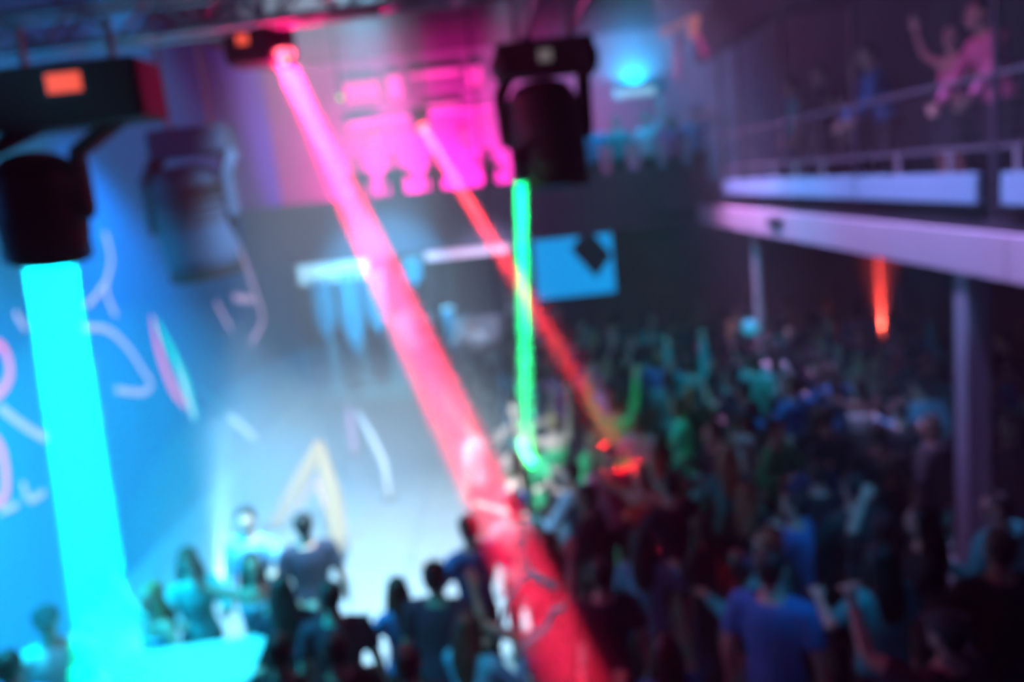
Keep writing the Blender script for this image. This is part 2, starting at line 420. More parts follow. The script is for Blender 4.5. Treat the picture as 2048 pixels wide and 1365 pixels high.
stroke([(168, 655), (215, 660), (255, 695), (285, 740), (303, 768), (285, 785), (232, 780)], 13, M_MUR)
stroke([(303, 632), (318, 700), (345, 775), (372, 815)], [6, 26, 26, 8], M_MURP)
stroke([(312, 640), (342, 700), (372, 770), (393, 842)], [6, 24, 34, 8], M_MURG)
stroke([(345, 705), (368, 770), (388, 838)], [4, 26, 12], M_MURW)
stroke([(468, 470), (492, 530), (512, 590), (525, 640), (502, 688)], [10, 16, 16, 10], M_MUR)
stroke([(468, 595), (505, 600)], 14, M_MUR)
stroke([(432, 605), (462, 660)], 12, M_MUR)
stroke([(30, 625), (52, 660)], 14, M_MUR)
stroke([(398, 778), (455, 828)], 14, mat('mural_cyan', (0.1, 0.7, 0.9), 0.7))
stroke([(458, 832), (512, 878)], 18, M_MURW)
stroke([(0, 815), (45, 850), (92, 878)], 18, M_MUR)
stroke([(-60, 700), (0, 690), (20, 745), (-5, 790), (-60, 800)], 20, M_MURP)
stroke([(-70, 880), (-10, 880), (10, 935), (5, 1000), (-60, 1010)], 22, M_MURP)
stroke([(2, 1025), (35, 1010)], 14, M_MUR)
stroke([(45, 965), (60, 1000), (88, 985)], 14, M_MUR)
stroke([(190, 710), (192, 760)], 12, mat('mural_faint', (0.35, 0.55, 0.75), 0.7))
stroke([(205, 815), (210, 850)], 12, mat('mural_faint', (0.35, 0.55, 0.75), 0.7))

# glowing sign on the open floor: the big gold inverted V, and two floor strokes stood up with added glow
M_GOLD = mat('gold_glow', (0.22, 0.15, 0.06), 0.6, emit=(0.70, 0.36, 0.08), strength=0.75)
M_FPINK = mat('pink_line_glow', (0.8, 0.4, 0.7), 0.5, emit=(0.9, 0.40, 0.72), strength=0.8)
M_FWHITE = mat('stroke_glow_white', (0.8, 0.85, 0.9), 0.5, emit=(0.75, 0.85, 0.95), strength=0.8)
fr = at(668, 1118, Z=0.0); fl = at(548, 1056, Z=0.0); ym = (fr.y + fl.y) / 2
ap = at(638, 886, Y=ym)
t = tag(empty('arch_sign', (ap.x, ym, 0)), 'tall gold glowing sign shaped like an inverted V on the pale floor', 'sign')
O = Vector(t.location)
def bar(pts, rad, m, nm):
    b = new_bm(); tube(b, [Vector(p) - O for p in pts], rad, 12, ref=(1, 0, 0)); return make(nm, b, m, t, True)
km = at(662, 990, Y=ym - .2); km2 = at(676, 1060, Y=ym - .4)
bar([fl, at(590, 985, Y=ym + .25), ap], [(.09, .05), (.13, .05), (.06, .05)], M_GOLD, 'sign_leg')
bar([fr, km2, km, ap], [(.09, .05), (.12, .05), (.13, .05), (.06, .05)], M_GOLD, 'sign_leg')
bar([at(598, 1018, Y=ym + .1), at(632, 962, Y=ym - .08), at(648, 1010, Y=ym - .28)], .022, M_FPINK, 'pink_inner_line')
for q in (fl, fr):
    b = new_bm(); box(b, q - O + Vector((0, 0, .02)), (.34, .3, .04), bevel=.01); make('foot_plate', b, M_BLACKMETAL, t)
def standing_stroke(pts, w_, m, lab):
    q = at(*pts[-1], Z=0.0)
    t = tag(empty('glowing_floor_stroke', q), lab, 'floor stroke')
    b = new_bm(); tube(b, [at(x, y, Y=q.y) - q for x, y in pts], w_, 10); make('glow_stroke', b, m, t, True)
    b = new_bm(); box(b, (0, 0, .015), (.2, .2, .03), bevel=.008); make('foot_plate', b, M_BLACKMETAL, t)
standing_stroke([(697, 812), (700, 840), (705, 875), (710, 912)], [.02, .05, .06, .03], M_FPINK, 'short upright pink stroke with added glow on the pale floor behind the gold sign')
standing_stroke([(716, 825), (742, 870), (768, 925), (780, 1000)], [.02, .045, .05, .03], M_FWHITE, 'taller curved white stroke with added glow on the pale floor right of the gold sign')

# ------------------------------------------------------------------ truss in the upper left
M_TRUSS = mat('truss_metal', (0.5, 0.5, 0.55), 0.4, 0.4)
def truss(A, B, h, lab):
    A, B = Vector(A), Vector(B); d = (B - A); L = d.length; u = d.normalized()
    up = Vector((0, 0, 1)); s = Vector((u.y, -u.x, 0)).normalized()
    t = tag(empty('lighting_truss', A), lab, 'truss')
    cs = [Vector((0, 0, 0)), s * -h, up * h, up * h - s * h]
    for c in cs:
        b = new_bm(); tube(b, [c - u * 0.9, c + d + u * 0.8], 0.024, 10); make('chord', b, M_TRUSS, t, True)
    b = new_bm(); n = int(L / h)
    for k in range(-3, n + 2):
        p, q = u * (L * k / n), u * (L * (k + 1) / n)
        tube(b, [p, q + cs[2]] if k % 2 else [p + cs[2], q], 0.011, 6)
        tube(b, [p + cs[1], q + cs[3]] if k % 2 else [p + cs[3], q + cs[1]], 0.011, 6)
        tube(b, [p, q + cs[1]] if k % 2 else [p + cs[1], q], 0.011, 6)
        tube(b, [p + cs[2], q + cs[3]], 0.011, 6)
    make('bracing', b, M_RAIL, t)
    for f in (0.15, 0.85):
        b = new_bm(); p = d * f + up * h; tube(b, [p, p + up * (7.4 - (A + p).z)], 0.01, 6); make('hanging_wire', b, M_BLACKMETAL, t)
    return t
TA, TB = at(0, 108, Y=5.0), at(830, 2, Y=5.35)
truss(TA, TB, 0.20, 'silver box truss crossing the upper left corner under the ceiling')

# ------------------------------------------------------------------ moving head lamps
M_LAMP = mat('lamp_black', (0.009, 0.009, 0.013), 0.85)
def moving_head(base_c, base_s, head_c, aim, hr, hl, lab, lens, display=None, clamp_top=None, rot=None, hcol=None, yoke=True):
    """base_c box centre, head_c barrel centre, aim unit direction of the lens, hr radius, hl length"""
    base_c = Vector(base_c); head_c = Vector(head_c); aim = Vector(aim).normalized()
    mm = hcol or M_LAMP
    t = tag(empty('moving_head_lamp', base_c + Vector((0, 0, base_s[2] / 2))), lab, 'stage lamp')
    O = Vector(t.location)
    def P(n, b, m, par=t, smooth=False):
        o = make(n, b, m, par, smooth); 
        if par is t: o.location = -O
        return o
    b = new_bm(); box(b, base_c, base_s, rot, bevel=0.03)
    base = P('base', b, mm)
    if display:
        off, ds, dm = display
        b = new_bm(); box(b, base_c + Vector(off), ds, rot, bevel=0.004); make('display', b, dm, base)
        b = new_bm(); box(b, base_c + Vector(off) + Vector((0, 0.006, 0)), (ds[0] + 0.05, ds[1], ds[2] + 0.05), rot, bevel=0.006); make('bezel', b, M_BLACKMETAL, base)
    # yoke: two arms from the base to the sides of the head
    side = aim.cross(Vector((0, 1, 0)));  side = side.normalized() if side.length > .1 else Vector((1, 0, 0))
    if yoke:
        for s in (-1, 1):
            p0 = base_c + Vector((s * hr * 1.0, 0, -base_s[2] * 0.4)); p2 = head_c + side * s * hr * 1.12
            if (p0 - p2).length > (base_c + Vector((-s * hr, 0, 0)) - p2).length: p0.x = base_c.x - s * hr
            p1 = Vector((p2.x, p2.y, (p0.z + p2.z) / 2))
            b = new_bm(); tube(b, [p0, p1 + Vector((0, 0, hr * .3)), p2, p2 - Vector((0, 0, hr * .25))], [(hr * .2, hr * .32)] * 2 + [(hr * .16, hr * .36), (hr * .1, hr * .2)], 10, ref=side)
            P('yoke_arm', b, mm, smooth=True)
    # head barrel
    prof = [(-.5, .45), (-.46, .70), (-.36, .90), (-.1, 1.0), (.05, 1.03), (.3, 1.02), (.44, .98), (.5, .86)]
    b = new_bm(); tube(b, [head_c + aim * hl * z for z, r in prof], [hr * r for z, r in prof], 24)
    head = P('head', b, mm, smooth=True)
    b = new_bm()
    for k in range(5):
        z = -.32 + k * .08
        tube(b, [head_c + aim * hl * z, head_c + aim * (hl * z + hl * .03)], hr * 1.04, 24)
    make('cooling_fins', b, M_BLACKMETAL, head)
    b = new_bm(); tube(b, [head_c + aim * hl * .49, head_c + aim * hl * .515], hr * .78, 24); make('lens', b, lens, head)
    b = new_bm(); tube(b, [head_c + aim * hl * .44, head_c + aim * hl * .53], hr * 1.02, 24, cap=False)
    bmesh.ops.solidify(b, geom=b.faces[:], thickness=hr * .12); make('rim', b, M_BLACKMETAL, head)
    # clamps
    ct = clamp_top if clamp_top is not None else base_c.z + base_s[2] / 2 + .12
    for s in (-1, 1):
        x = base_c.x + s * base_s[0] * .28
        b = new_bm(); tube(b, [(x, base_c.y, base_c.z + base_s[2] / 2 - .01), (x, base_c.y, ct)], 0.022, 8); P('clamp', b, M_RAIL)
    return t
def lens_mat(n, c, s): return mat('lens_' + n, (0.1, 0.1, 0.1), 0.2, emit=c, strength=s)

BEAMS = []
def beam(name, p0, p1, w0, w1, power, color, density, label, spread, lsize=None, overshoot=0.0):
    p0, p1 = Vector(p0), Vector(p1); d = (p1 - p0).normalized()
    b = new_bm(); n = 8
    pts = [p0.lerp(p1, k / n) for k in range(n + 1)]
    tube(b, pts, [(w0 + (w1 - w0) * k / n) / 2 for k in range(n + 1)], 28)
    o = make('light_beam', b, haze_mat('beam_haze_' + name, density), smooth=True)
    # origin at the lamp end
    o.data.transform(Matrix.Translation(-p0)); o.location = p0
    tag(o, label, 'light beam', kind='thing')
    lamp_light('beam_source_' + name, 'AREA', p0 + d * 0.01, p1, power, color, lsize or w0 * .9, spread)
    return o

# DJ booth under the far gallery
dj = at(940, 600, Y=16.2); dj = Vector((dj.x, 16.2, 0))
t = tag(empty('dj_booth', dj), 'wide pale DJ booth at the far end beneath the pinkish strip', 'booth')
b = new_bm(); box(b, (0, 0, .62), (2.3, .7, 1.24), bevel=.02); make('cabinet', b, mat('booth_pale', (.4, .48, .6), .6), t)
b = new_bm(); box(b, (0, 0, 1.27), (2.5, .8, .06), bevel=.01); make('desk_top', b, M_STEEL, t)
for sx in (-.8, .8):
    b = new_bm(); box(b, (sx, 0.1, 1.75), (.42, .36, .9), bevel=.02); sp = make('monitor_speaker', b, M_BLACKMETAL, t)
    for z in (1.6, 1.95):
        b = new_bm(); tube(b, [(sx, -.085, z), (sx, -.10, z)], .13, 16); make('cone', b, M_RAIL, sp)

# cyan lamp near left edge: wide base with orange display, head pointing down
Ya = 4.5
bc = at(150, 195, Y=Ya); hc = at(85, 425, Y=Ya)
pA0, pA1 = at(97, 512, Y=Ya), at(232, 1420, Y=5.2)
aimA = (pA1 - pA0).normalized()
M_ORANGE = mat('orange_display', (0.2, 0.03, 0.02), 0.4, emit=(1.0, 0.10, 0.05), strength=1.1)
rollrot = Matrix.Rotation(R(0), 3, 'Y')
moving_head(bc, (0.80, 0.34, 0.30), hc - aimA * 0.04, aimA, 0.215, 0.52, 'big black stage lamp with orange display throwing the wide cyan beam',
            lens_mat('cyan', (0.0, 0.9, 1.0), 3.0), display=((0.04, -0.172, 0.05), (0.17, 0.01, 0.09), M_ORANGE), clamp_top=TA.z + 0.02)
# second big lamp behind, sunk in blue haze
Yb = 7.2
bc = at(385, 285, Y=Yb); hc = at(388, 440, Y=Yb)
moving_head(bc, (0.62, 0.4, 0.22), hc, (0.06, 0.1, -1), 0.30, 0.9, 'unlit boxy stage lamp hanging in the blue haze beside the left wall',
            lens_mat('off', (0.0, 0.05, 0.1), 0.2), clamp_top=7.39, hcol=mat('lamp_black_blue_haze', (0.01, 0.03, 0.08), 0.9))  # blue of the haze put into the housing colour
# red lamp on the truss
Yd = 5.5
V3 = lambda *a: Vector(a)
pD0, pD1 = at(566, 118, Y=Yd), at(1195, 1460, Y=4.1)
aimD = (pD1 - pD0).normalized()
bc = at(505, 92, Y=Yd)
moving_head(bc, (0.30, 0.26, 0.24), at(552, 92, Y=Yd + .02) - aimD * 0.05, aimD, 0.11, 0.26, 'small black stage lamp on truss throwing the thick red beam',
            lens_mat('red', (1.0, 0.12, 0.08), 4.0), display=((-0.02, -0.134, 0.02), (0.07, 0.01, 0.06), M_ORANGE), clamp_top=TA.z + .3, yoke=True)
# thin red lamp far off
hE = at(1278, 935, Z=1.596)
pE0, pE1 = at(848, 258, Y=13.0), Vector((hE.x, hE.y, 1.46))
aimE = (pE1 - pE0).normalized()
moving_head(at(838, 225, Y=13.0), (0.3, 0.25, 0.12), pE0 - aimE * 0.18, aimE, 0.10, 0.3, 'distant small stage lamp throwing the thin red beam',
            lens_mat('red', (1.0, 0.12, 0.08), 4.0), clamp_top=7.39)
# black lamp in the middle with the green beam
Yc = 6.0
bc = at(1088, 118, Y=Yc); hc = at(1092, 268, Y=Yc)
t = moving_head(bc, (0.66, 0.34, 0.22), hc, (0.03, -0.05, -1), 0.255, 0.70, 'large black stage lamp hanging in the middle above the crowd',
            lens_mat('off', (0.0, 0.05, 0.1), 0.2), display=((0.0, -0.172, 0.0), (0.09, 0.01, 0.08), mat('pale_display', (.1, .15, .15), .4, emit=(.25, .22, .22), strength=.5)), clamp_top=6.0)
for sx in (-1, 1):
    b = new_bm(); ball(b, (sx * .27, -.02, -.14), (.10, .17, .12), u=16, v=12); make('motor_cover', b, M_LAMP, t, True)
pG0, pG1 = at(1041, 356, Y=5.62), at(1054, 905, Z=1.5)
aimG = (pG1 - pG0).normalized()
t = tag(empty('green_beam_lamp', pG0 + Vector((0, 0, .14))), 'slim black lamp under the large black lamp throwing the green beam', 'stage lamp')
O = Vector(t.location)
b = new_bm(); tube(b, [pG0 - aimG * .22 - O, pG0 - aimG * .01 - O], 0.055, 14); make('barrel', b, M_LAMP, t, True)
b = new_bm(); tube(b, [pG0 - aimG * .012 - O, pG0 - aimG * .004 - O], 0.042, 14); make('lens', b, lens_mat('green', (0, 1, .3), 3), t)
b = new_bm(); tube(b, [pG0 - aimG * .2 - O, pG0 - aimG * .2 - O + Vector((.12, 0, .1))], 0.02, 8); make('bracket', b, M_LAMP, t)
# brace rods over the middle lamp
for (x0, y0, x1, y1, lab) in ((1052, 80, 1078, -40, 'left pink lit brace rod above the large black lamp'), (1128, 85, 1190, -30, 'right slanted brace rod above the large black lamp')):
    a, c = at(x0, y0, Y=Yc), at(x1, y1, Y=Yc)
    c = a + (c - a) * ((7.38 - a.z) / (c.z - a.z))
    t = tag(empty('brace_rod', a), lab, 'brace rod')
    b = new_bm(); tube(b, [(0, 0, 0), (c - a)], 0.02, 8); make('rod', b, M_STEEL, t, True)
    b = new_bm(); ball(b, (0, 0, 0), 0.035); make('joint', b, M_BLACKMETAL, t, True)
# second pipe up left behind truss
a, c = at(690, 45, Y=9), at(860, -25, Y=9)
lamp_light('red_lens_spill', 'POINT', pD0 + aimD * .12 + V3(.03, 0, 0), None, 50, (1.0, 0.0, 0.16), .05)
lamp_light('red_lens_flood', 'SPOT', pD0 + aimD * .1, pD1, 200, (1.0, 0.0, 0.16), .05, 50, 1.0)
lamp_light('far_red_lens_spill', 'POINT', pE0 + aimE * .15, None, 40, (1.0, 0.0, 0.13), .05)
# laser dots
for (px, py, Y, lab) in ((572, 122, 5.3, 'tiny green laser lamp in front of the red lamp'), (680, 196, 9.0, 'tiny green laser lamp right of the thick red beam')):
    c = at(px, py, Y=Y); t = tag(empty('laser_lamp', c), lab, 'laser lamp')
    b = new_bm(); box(b, (0, .06, 0), (.05, .1, .05), bevel=.006); make('body', b, M_LAMP, t)
    b = new_bm(); ball(b, (0, 0, 0), .012 * Y / 5); make('lens', b, lens_mat('laser', (.25, .8, .1), 2.5), t, True)
    b = new_bm(); tube(b, [(0, .06, .02), (0, .06, 7.4 - c.z)], .008, 6); make('bracket', b, M_LAMP, t)

beam('cyan', pA0, pA1, 0.25, 0.38, 95, (0.0, 0.82, 1.0), 0.30, 'wide cyan light beam falling down the left side of the hall', 8, 0.25)
beam('red', pD0, pD1, 0.12, 0.40, 56, (1.0, 0.014, 0.075), 0.55, 'thick red light beam slanting across the middle of the hall', 8, 0.11)
beam('thinred', pE0, pE1, 0.12, 0.20, 42, (1.0, 0.03, 0.04), 0.30, 'thin red light beam from the far lamp to the crowd', 5, 0.12)
beam('green', pG0, pG1, 0.07, 0.22, 11, (0.0, 1.0, 0.25), 0.30, 'green light beam dropping straight down onto the crowd', 3.0, 0.075)
# floor uplight spike
s0 = at(441, 1182, Z=0.12); s1 = at(441, 835, Y=s0.y)
t = tag(empty('floor_uplight', (s0.x, s0.y, 0)), 'small floor uplight by the left wall shooting a narrow pale beam upward', 'uplight')
b = new_bm(); tube(b, [(0, 0, 0), (0, 0, .08)], .07, 16); make('body', b, M_LAMP, t)
b = new_bm(); tube(b, [(0, 0, .08), (0, 0, .09)], .04, 16); make('lens', b, lens_mat('pale', (.6, .9, 1), 2), t)
beam('pale', s0, s1, 0.05, 0.32, 12, (0.35, 0.72, 1.0), 0.30, 'narrow pale blue beam rising from the floor by the left wall', 26, 0.05)
# red uplight on a bar table under the gallery
r0 = at(1764, 668, Z=1.06); r1 = Vector((r0.x - .03, r0.y, 3.33))
r0 = Vector((r0.x, r0.y, 1.10))
t = tag(empty('bar_table', (r0.x, r0.y, 0)), 'round standing table under the gallery lit orange red on top', 'table')
b = new_bm(); tube(b, [(0, 0, 1.0), (0, 0, 1.04)], .3, 28); make('table_top', b, mat('table_top', (.35, .3, .3), .4), t)
b = new_bm(); tube(b, [(0, 0, .03), (0, 0, 1.0)], .035, 12); make('stem', b, M_BLACKMETAL, t)
b = new_bm(); tube(b, [(0, 0, 0), (0, 0, .03)], .24, 24); make('foot', b, M_BLACKMETAL, t)
t = tag(empty('table_uplight', (r0.x, r0.y, 1.04)), 'little orange uplight standing on the round table under the gallery', 'uplight')
b = new_bm(); tube(b, [(0, 0, 0), (0, 0, .045)], .05, 16); make('body', b, M_LAMP, t)
b = new_bm(); tube(b, [(0, 0, .045), (0, 0, .055)], .04, 16); make('lens', b, lens_mat('orange', (1, .12, .06), 4), t)
beam('orange', r0, r1, 0.07, 0.28, 60, (1.0, 0.07, 0.05), 0.30, 'orange red beam rising from the round table to the gallery', 40, 0.06)
lamp_light('table_glow', 'POINT', r0 + Vector((0, -.25, .12)), None, 5, (1, .1, .06), .05)
# cyan globe light under the thin pillar
c = at(1500, 655, Y=12.7)
t = tag(empty('globe_lamp', (c.x, c.y, c.z)), 'small glowing cyan globe lamp near the thin pale pillar', 'lamp')
b = new_bm(); ball(b, (0, 0, 0), .12, u=16, v=12); make('globe', b, mat('globe_cyan', (.1, .5, .6), .4, emit=(0.0, .42, .62), strength=.8), t, True)
b = new_bm(); tube(b, [(0, 0, 0), (3.66 - c.x, 12.88 - c.y, 0)], .015, 6); make('bracket', b, M_BLACKMETAL, t)
# tilted frame in the upper right
t0 = at(1395, 40, Y=14.5)
t = tag(empty('hanging_frame', t0), 'tilted pale frame with orange corner hanging below the ceiling upper right', 'frame')
def T(px, py, Y): return at(px, py, Y=Y) - t0
b = new_bm(); tube(b, [T(1320, 70, 14.5), T(1392, 32, 14.5)], .05, 8); make('upper_bar', b, mat('frame_rose_glow', (.6, .3, .3), .5, emit=(.4, .15, .12), strength=.5), t)  # lit look put into the bars as weak emission; the frame is no lamp
b = new_bm(); tube(b, [T(1392, 32, 14.5), T(1384, 75, 14.5)], .07, 8); make('corner_bar', b, mat('frame_orange_glow', (.8, .3, .2), .5, emit=(.6, .18, .1), strength=.6), t)
b = new_bm(); tube(b, [T(1390, 60, 14.5), T(1412, 112, 14.5)], .05, 8); make('side_bar', b, mat('frame_pink_glow', (.7, .1, .4), .5, emit=(.5, .03, .2), strength=.5), t)
b = new_bm(); tube(b, [T(1358, 60, 14.5), T(1358, 160, 14.5)], .09, 8); make('lower_bar', b, mat('frame_pale', (.5, .55, .7), .5), t)
b = new_bm(); q = T(1392, 32, 14.5); tube(b, [q, (q.x, q.y, 7.39 - t0.z)], .012, 6); make('hanging_wire', b, M_BLACKMETAL, t)
# lit slit in far right wall
a, c = at(1230, 188, Y=19.9), at(1310, 180, Y=19.9)
t = tag(empty('light_strip', (a + c) / 2), 'short pale white light strip high at the far right corner', 'light strip')
b = new_bm(); box(b, (0, .04, 0), (c.x - a.x + .1, .06, .26), bevel=.01); make('housing', b, M_STEEL, t)
b = new_bm(); box(b, (0, 0, 0), (c.x - a.x, .02, .16), bevel=.004); make('diffuser', b, mat('led_white', (.5, .6, .6), .5, emit=(.3, .75, .85), strength=.8), t)
lamp_light('corner_strip_light', 'AREA', Vector(((a.x + c.x) / 2, 19.7, a.z + .15)), Vector(((a.x + c.x) / 2, 19.4, 8)), 60, (0, .45, .9), .6, 170)

# ------------------------------------------------------------------ people
DG = bpy.context.evaluated_depsgraph_get
def remeshed(bm, voxel, smooth=4):
    bmesh.ops.recalc_face_normals(bm, faces=bm.faces)
    me = bpy.data.meshes.new('tmp'); bm.to_mesh(me); bm.free()
    o = bpy.data.objects.new('tmp', me); COL.objects.link(o)
    r = o.modifiers.new('r', 'REMESH'); r.mode = 'VOXEL'; r.voxel_size = voxel; r.use_smooth_shade = True
    s = o.modifiers.new('s', 'SMOOTH'); s.iterations = smooth; s.factor = 0.5
    bpy.context.view_layer.update()
    out = bpy.data.meshes.new_from_object(o.evaluated_get(DG()))
    bpy.data.objects.remove(o); bpy.data.meshes.remove(me)
    return out
def V(*a): return Vector(a)
def hand(bm, W, d, n, side, curl=0.5, k=1.0):
    """palm and five bent fingers; d along the forearm, n out of the palm, side = thumb side vector"""
    d = d.normalized(); n = (n - d * n.dot(d)).normalized(); s = side - d * side.dot(d) - n * side.dot(n); s = s.normalized()
    E = W + d * 0.085 * k
    tube(bm, [W - d * 0.02, W + d * 0.03 * k, E], [(0.026 * k, 0.020 * k), (0.038 * k, 0.017 * k), (0.040 * k, 0.014 * k)], 10, ref=s)
    for i, (L, off) in enumerate(((0.068, 0.030), (0.078, 0.010), (0.072, -0.010), (0.056, -0.030))):
        p0 = E + s * off * k - d * 0.01; c = curl * (1 + 0.1 * i)
        d1 = (d + s * off * 3.5 * (1 - c) + n * c * 0.7).normalized(); d2 = (d1 * (1 - c * .6) + n * c * 1.2).normalized()
        p1 = p0 + d1 * L * 0.55 * k; p2 = p1 + d2 * L * 0.5 * k
        tube(bm, [p0, p1, p2], [0.0100 * k, 0.0095 * k, 0.008 * k], 7)
    t0 = W + d * 0.025 * k + s * 0.028 * k; t1 = t0 + (s * 0.8 + d * 0.8).normalized() * 0.042 * k; t2 = t1 + (d + n * curl * .6 + s * .1).normalized() * 0.032 * k
    tube(bm, [t0 - s * .012, t1, t2], [0.013 * k, 0.0115 * k, 0.009 * k], 7)
HIP = 0.93
def build_person(pose, female=False, hair='short', cloth='tee'):
    """meshes of one figure facing -Y with its feet at z = 0; 1.75 m tall (a little less for women)"""
    lean = pose.get('lean', 0.0); tw = pose.get('twist', 0.0)
    ML = Matrix.Translation(V(0, 0, HIP)) @ Matrix.Rotation(lean, 4, 'X') @ Matrix.Rotation(tw, 4, 'Z') @ Matrix.Translation(V(0, 0, -HIP))
    U = lambda *p: ML @ V(*p)
    sw = 0.165 if female else 0.190
    wr = 0.118 if female else 0.140
    body = new_bm()
    ref = (ML.to_3x3() @ V(1, 0, 0))
    def torso(bm, g=0.0, z0=HIP - .06, z1=1.46, belly=True):
        prof = [(HIP - .06, .15, .105), (HIP + .03, .158, .108), (1.10, wr, .092), (1.22, wr + .02, .105), (1.32, sw - .015, .112), (1.40, sw - .03, .098), (1.445, .11, .075), (1.47, .06, .055)]
        if female: prof[0] = (HIP - .06, .16, .112); prof[3] = (1.25, wr + .022, .118)
        pr = [p for p in prof if z0 - 1e-6 <= p[0] <= z1 + .02]
        tube(bm, [U(0, 0, p[0]) for p in pr], [(p[1] + g, p[2] + g) for p in pr], 20, ref=ref)
    torso(body)
    # neck and head
    ht = pose.get('head', (0, 0))
    neck0 = U(0, .01, 1.44); HC = U(0, -.012, 1.625) + V(0.02 * ht[0], 0, 0)
    HR = ML.to_3x3() @ Euler((ht[1], 0, ht[0])).to_matrix() @ Matrix.Rotation(-lean * .6, 3, 'X')
    tube(body, [neck0, neck0.lerp(HC, .6)], [(.060, .056), (.052, .055)], 12, ref=ref)
    hw = lambda x, y, z: HC + HR @ V(x, y, z)
    ball(body, hw(0, .008, .022), (.077, .094, .088), HR, 16, 12)
    ball(body, hw(0, -.022, -.035), (.058, .066, .078), HR, 14, 10)
    ball(body, hw(0, -.072, -.088), (.026, .022, .022), HR, 8, 6)
    tube(body, [hw(0, -.085, .015), hw(0, -.105, -.022), hw(0, -.088, -.032)], [.010, .015, .012], 8)
    ball(body, hw(0, -.086, .032), (.048, .014, .010), HR, 10, 6)
    ball(body, hw(0, -.086, -.058), (.026, .013, .010), HR, 8, 6)
    for s in (-1, 1): ball(body, hw(s * .077, .008, -.008), (.012, .022, .034), HR, 8, 6)
    # legs
    st = pose.get('stance', 0.0)
    legs = []
    for s in (-1, 1):
        h = V(s * .088, 0, HIP - .03); kn = V(s * (.10 + st * .3), -.03 - pose.get('knee', 0.0) * (1 if s > 0 else .6), .50); an = V(s * (.11 + st), .03 + s * pose.get('step', 0.0), .09)
        legs.append((h, kn, an, s))
        tube(body, [h + V(0, 0, .05), h.lerp(kn, .5), kn, kn.lerp(an, .35) + V(0, .012, 0), an], [(.085, .09), (.072, .078), (.055, .058), (.052, .058), (.038, .040)], 12, ref=(1, 0, 0))
    # arms
    aw = .042 if female else .052
    arms = []
    for s, key in ((-1, 'L'), (1, 'R')):
        ud, fd, cu = pose[key]
        S = U(s * sw, 0, 1.395)
        ud = (ML.to_3x3() @ V(s * ud[0], ud[1], ud[2])).normalized(); fd = (ML.to_3x3() @ V(s * fd[0], fd[1], fd[2])).normalized()
        E = S + ud * .285; W = E + fd * .25
        arms.append((S, E, W, ud, fd, s))
        tube(body, [U(s * sw * .45, 0, 1.41), S, S + ud * .12, E], [(aw + .014, aw + .01), (aw + .012, aw + .008), aw, aw * .78], 12)
        tube(body, [E, E + fd * .08, W], [aw * .80, aw * .82, aw * .52], 12)
        nrm = V(-s, -.2, 0) if abs(fd.z) > .6 and fd.z < 0 else V(0, -1, 0.1)
        if abs(fd.dot(nrm.normalized())) > .9: nrm = V(0, 0, -1)
        sd = V(0, -1, 0) if fd.z < -.6 else V(-s, 0, 0)
        hand(body, W, fd, nrm, sd, cu)
    bmesh_body = remeshed(body, .0105, 3)
    parts = {'body': bmesh_body}
    # hair
    hb = new_bm()
    if hair in ('short', 'long', 'bun', 'cap'):
        ball(hb, hw(0, .022, .040), (.086, .094, .086), HR, 16, 12)
        ball(hb, hw(0, .060, .000), (.074, .052, .085), HR, 14, 10)
    if hair == 'long':
        bk = ML.to_3x3() @ V(0, 1, 0)
        tube(hb, [hw(0, .05, .05), hw(0, .075, -.05), U(0, .105, 1.46), U(0, .115, 1.33), U(0, .11, 1.24)], [(.075, .05), (.088, .042), (.10, .032), (.085, .026), (.04, .014)], 14, ref=ref)
        for s in (-1, 1): tube(hb, [hw(s * .07, .0, .03), hw(s * .088, .01, -.06), U(s * .095, -.01, 1.46), U(s * .10, -.03, 1.38)], [.022, .026, .03, .012], 8)
    if hair == 'bun': ball(hb, hw(0, .075, .095), .042, None, 12, 8)
    hm = remeshed(hb, .011, 2); parts['hair'] = hm
    if hair == 'cap':
        cb = new_bm(); ball(cb, hw(0, .010, .052), (.092, .108, .076), HR, 18, 10)
        tube(cb, [hw(0, -.07, .055), hw(0, -.15, .042)], [(.075, .012), (.055, .007)], 12, ref=ref)
        parts['cap'] = remeshed(cb, .009, 2)
    # top
    sb = new_bm(); g = .016
    if cloth == 'top':
        torso(sb, g, 1.05, 1.34)
    else:
        torso(sb, g, HIP - .06, 1.44)
    for (S, E, W, ud, fd, s) in arms:
        if cloth == 'tee':
            tube(sb, [U(s * sw * .4, 0, 1.41), S, S + ud * .10, S + ud * .19], [(aw + .026, aw + .022), (aw + .026, aw + .02), aw + .018, aw + .022], 12)
        elif cloth in ('shirt', 'hood'):
            tube(sb, [U(s * sw * .4, 0, 1.41), S, S + ud * .12, E], [(aw + .028, aw + .022), (aw + .026, aw + .02), aw + .018, aw + .010], 12)
            tube(sb, [E, E + fd * .08, W - fd * .01], [aw * .8 + .014, aw * .8 + .016, aw * .55 + .014], 12)
        else:
            tube(sb, [U(s * sw * .55, 0, 1.26), U(s * sw * .55, 0, 1.44)], .024, 8)
    if cloth == 'hood':
        tube(sb, [U(0, .05, 1.38), U(0, .095, 1.47)], [(.12, .05), (.10, .045)], 12, ref=ref)
    parts['shirt'] = remeshed(sb, .015, 5)
    # trousers or skirt
    tb = new_bm()
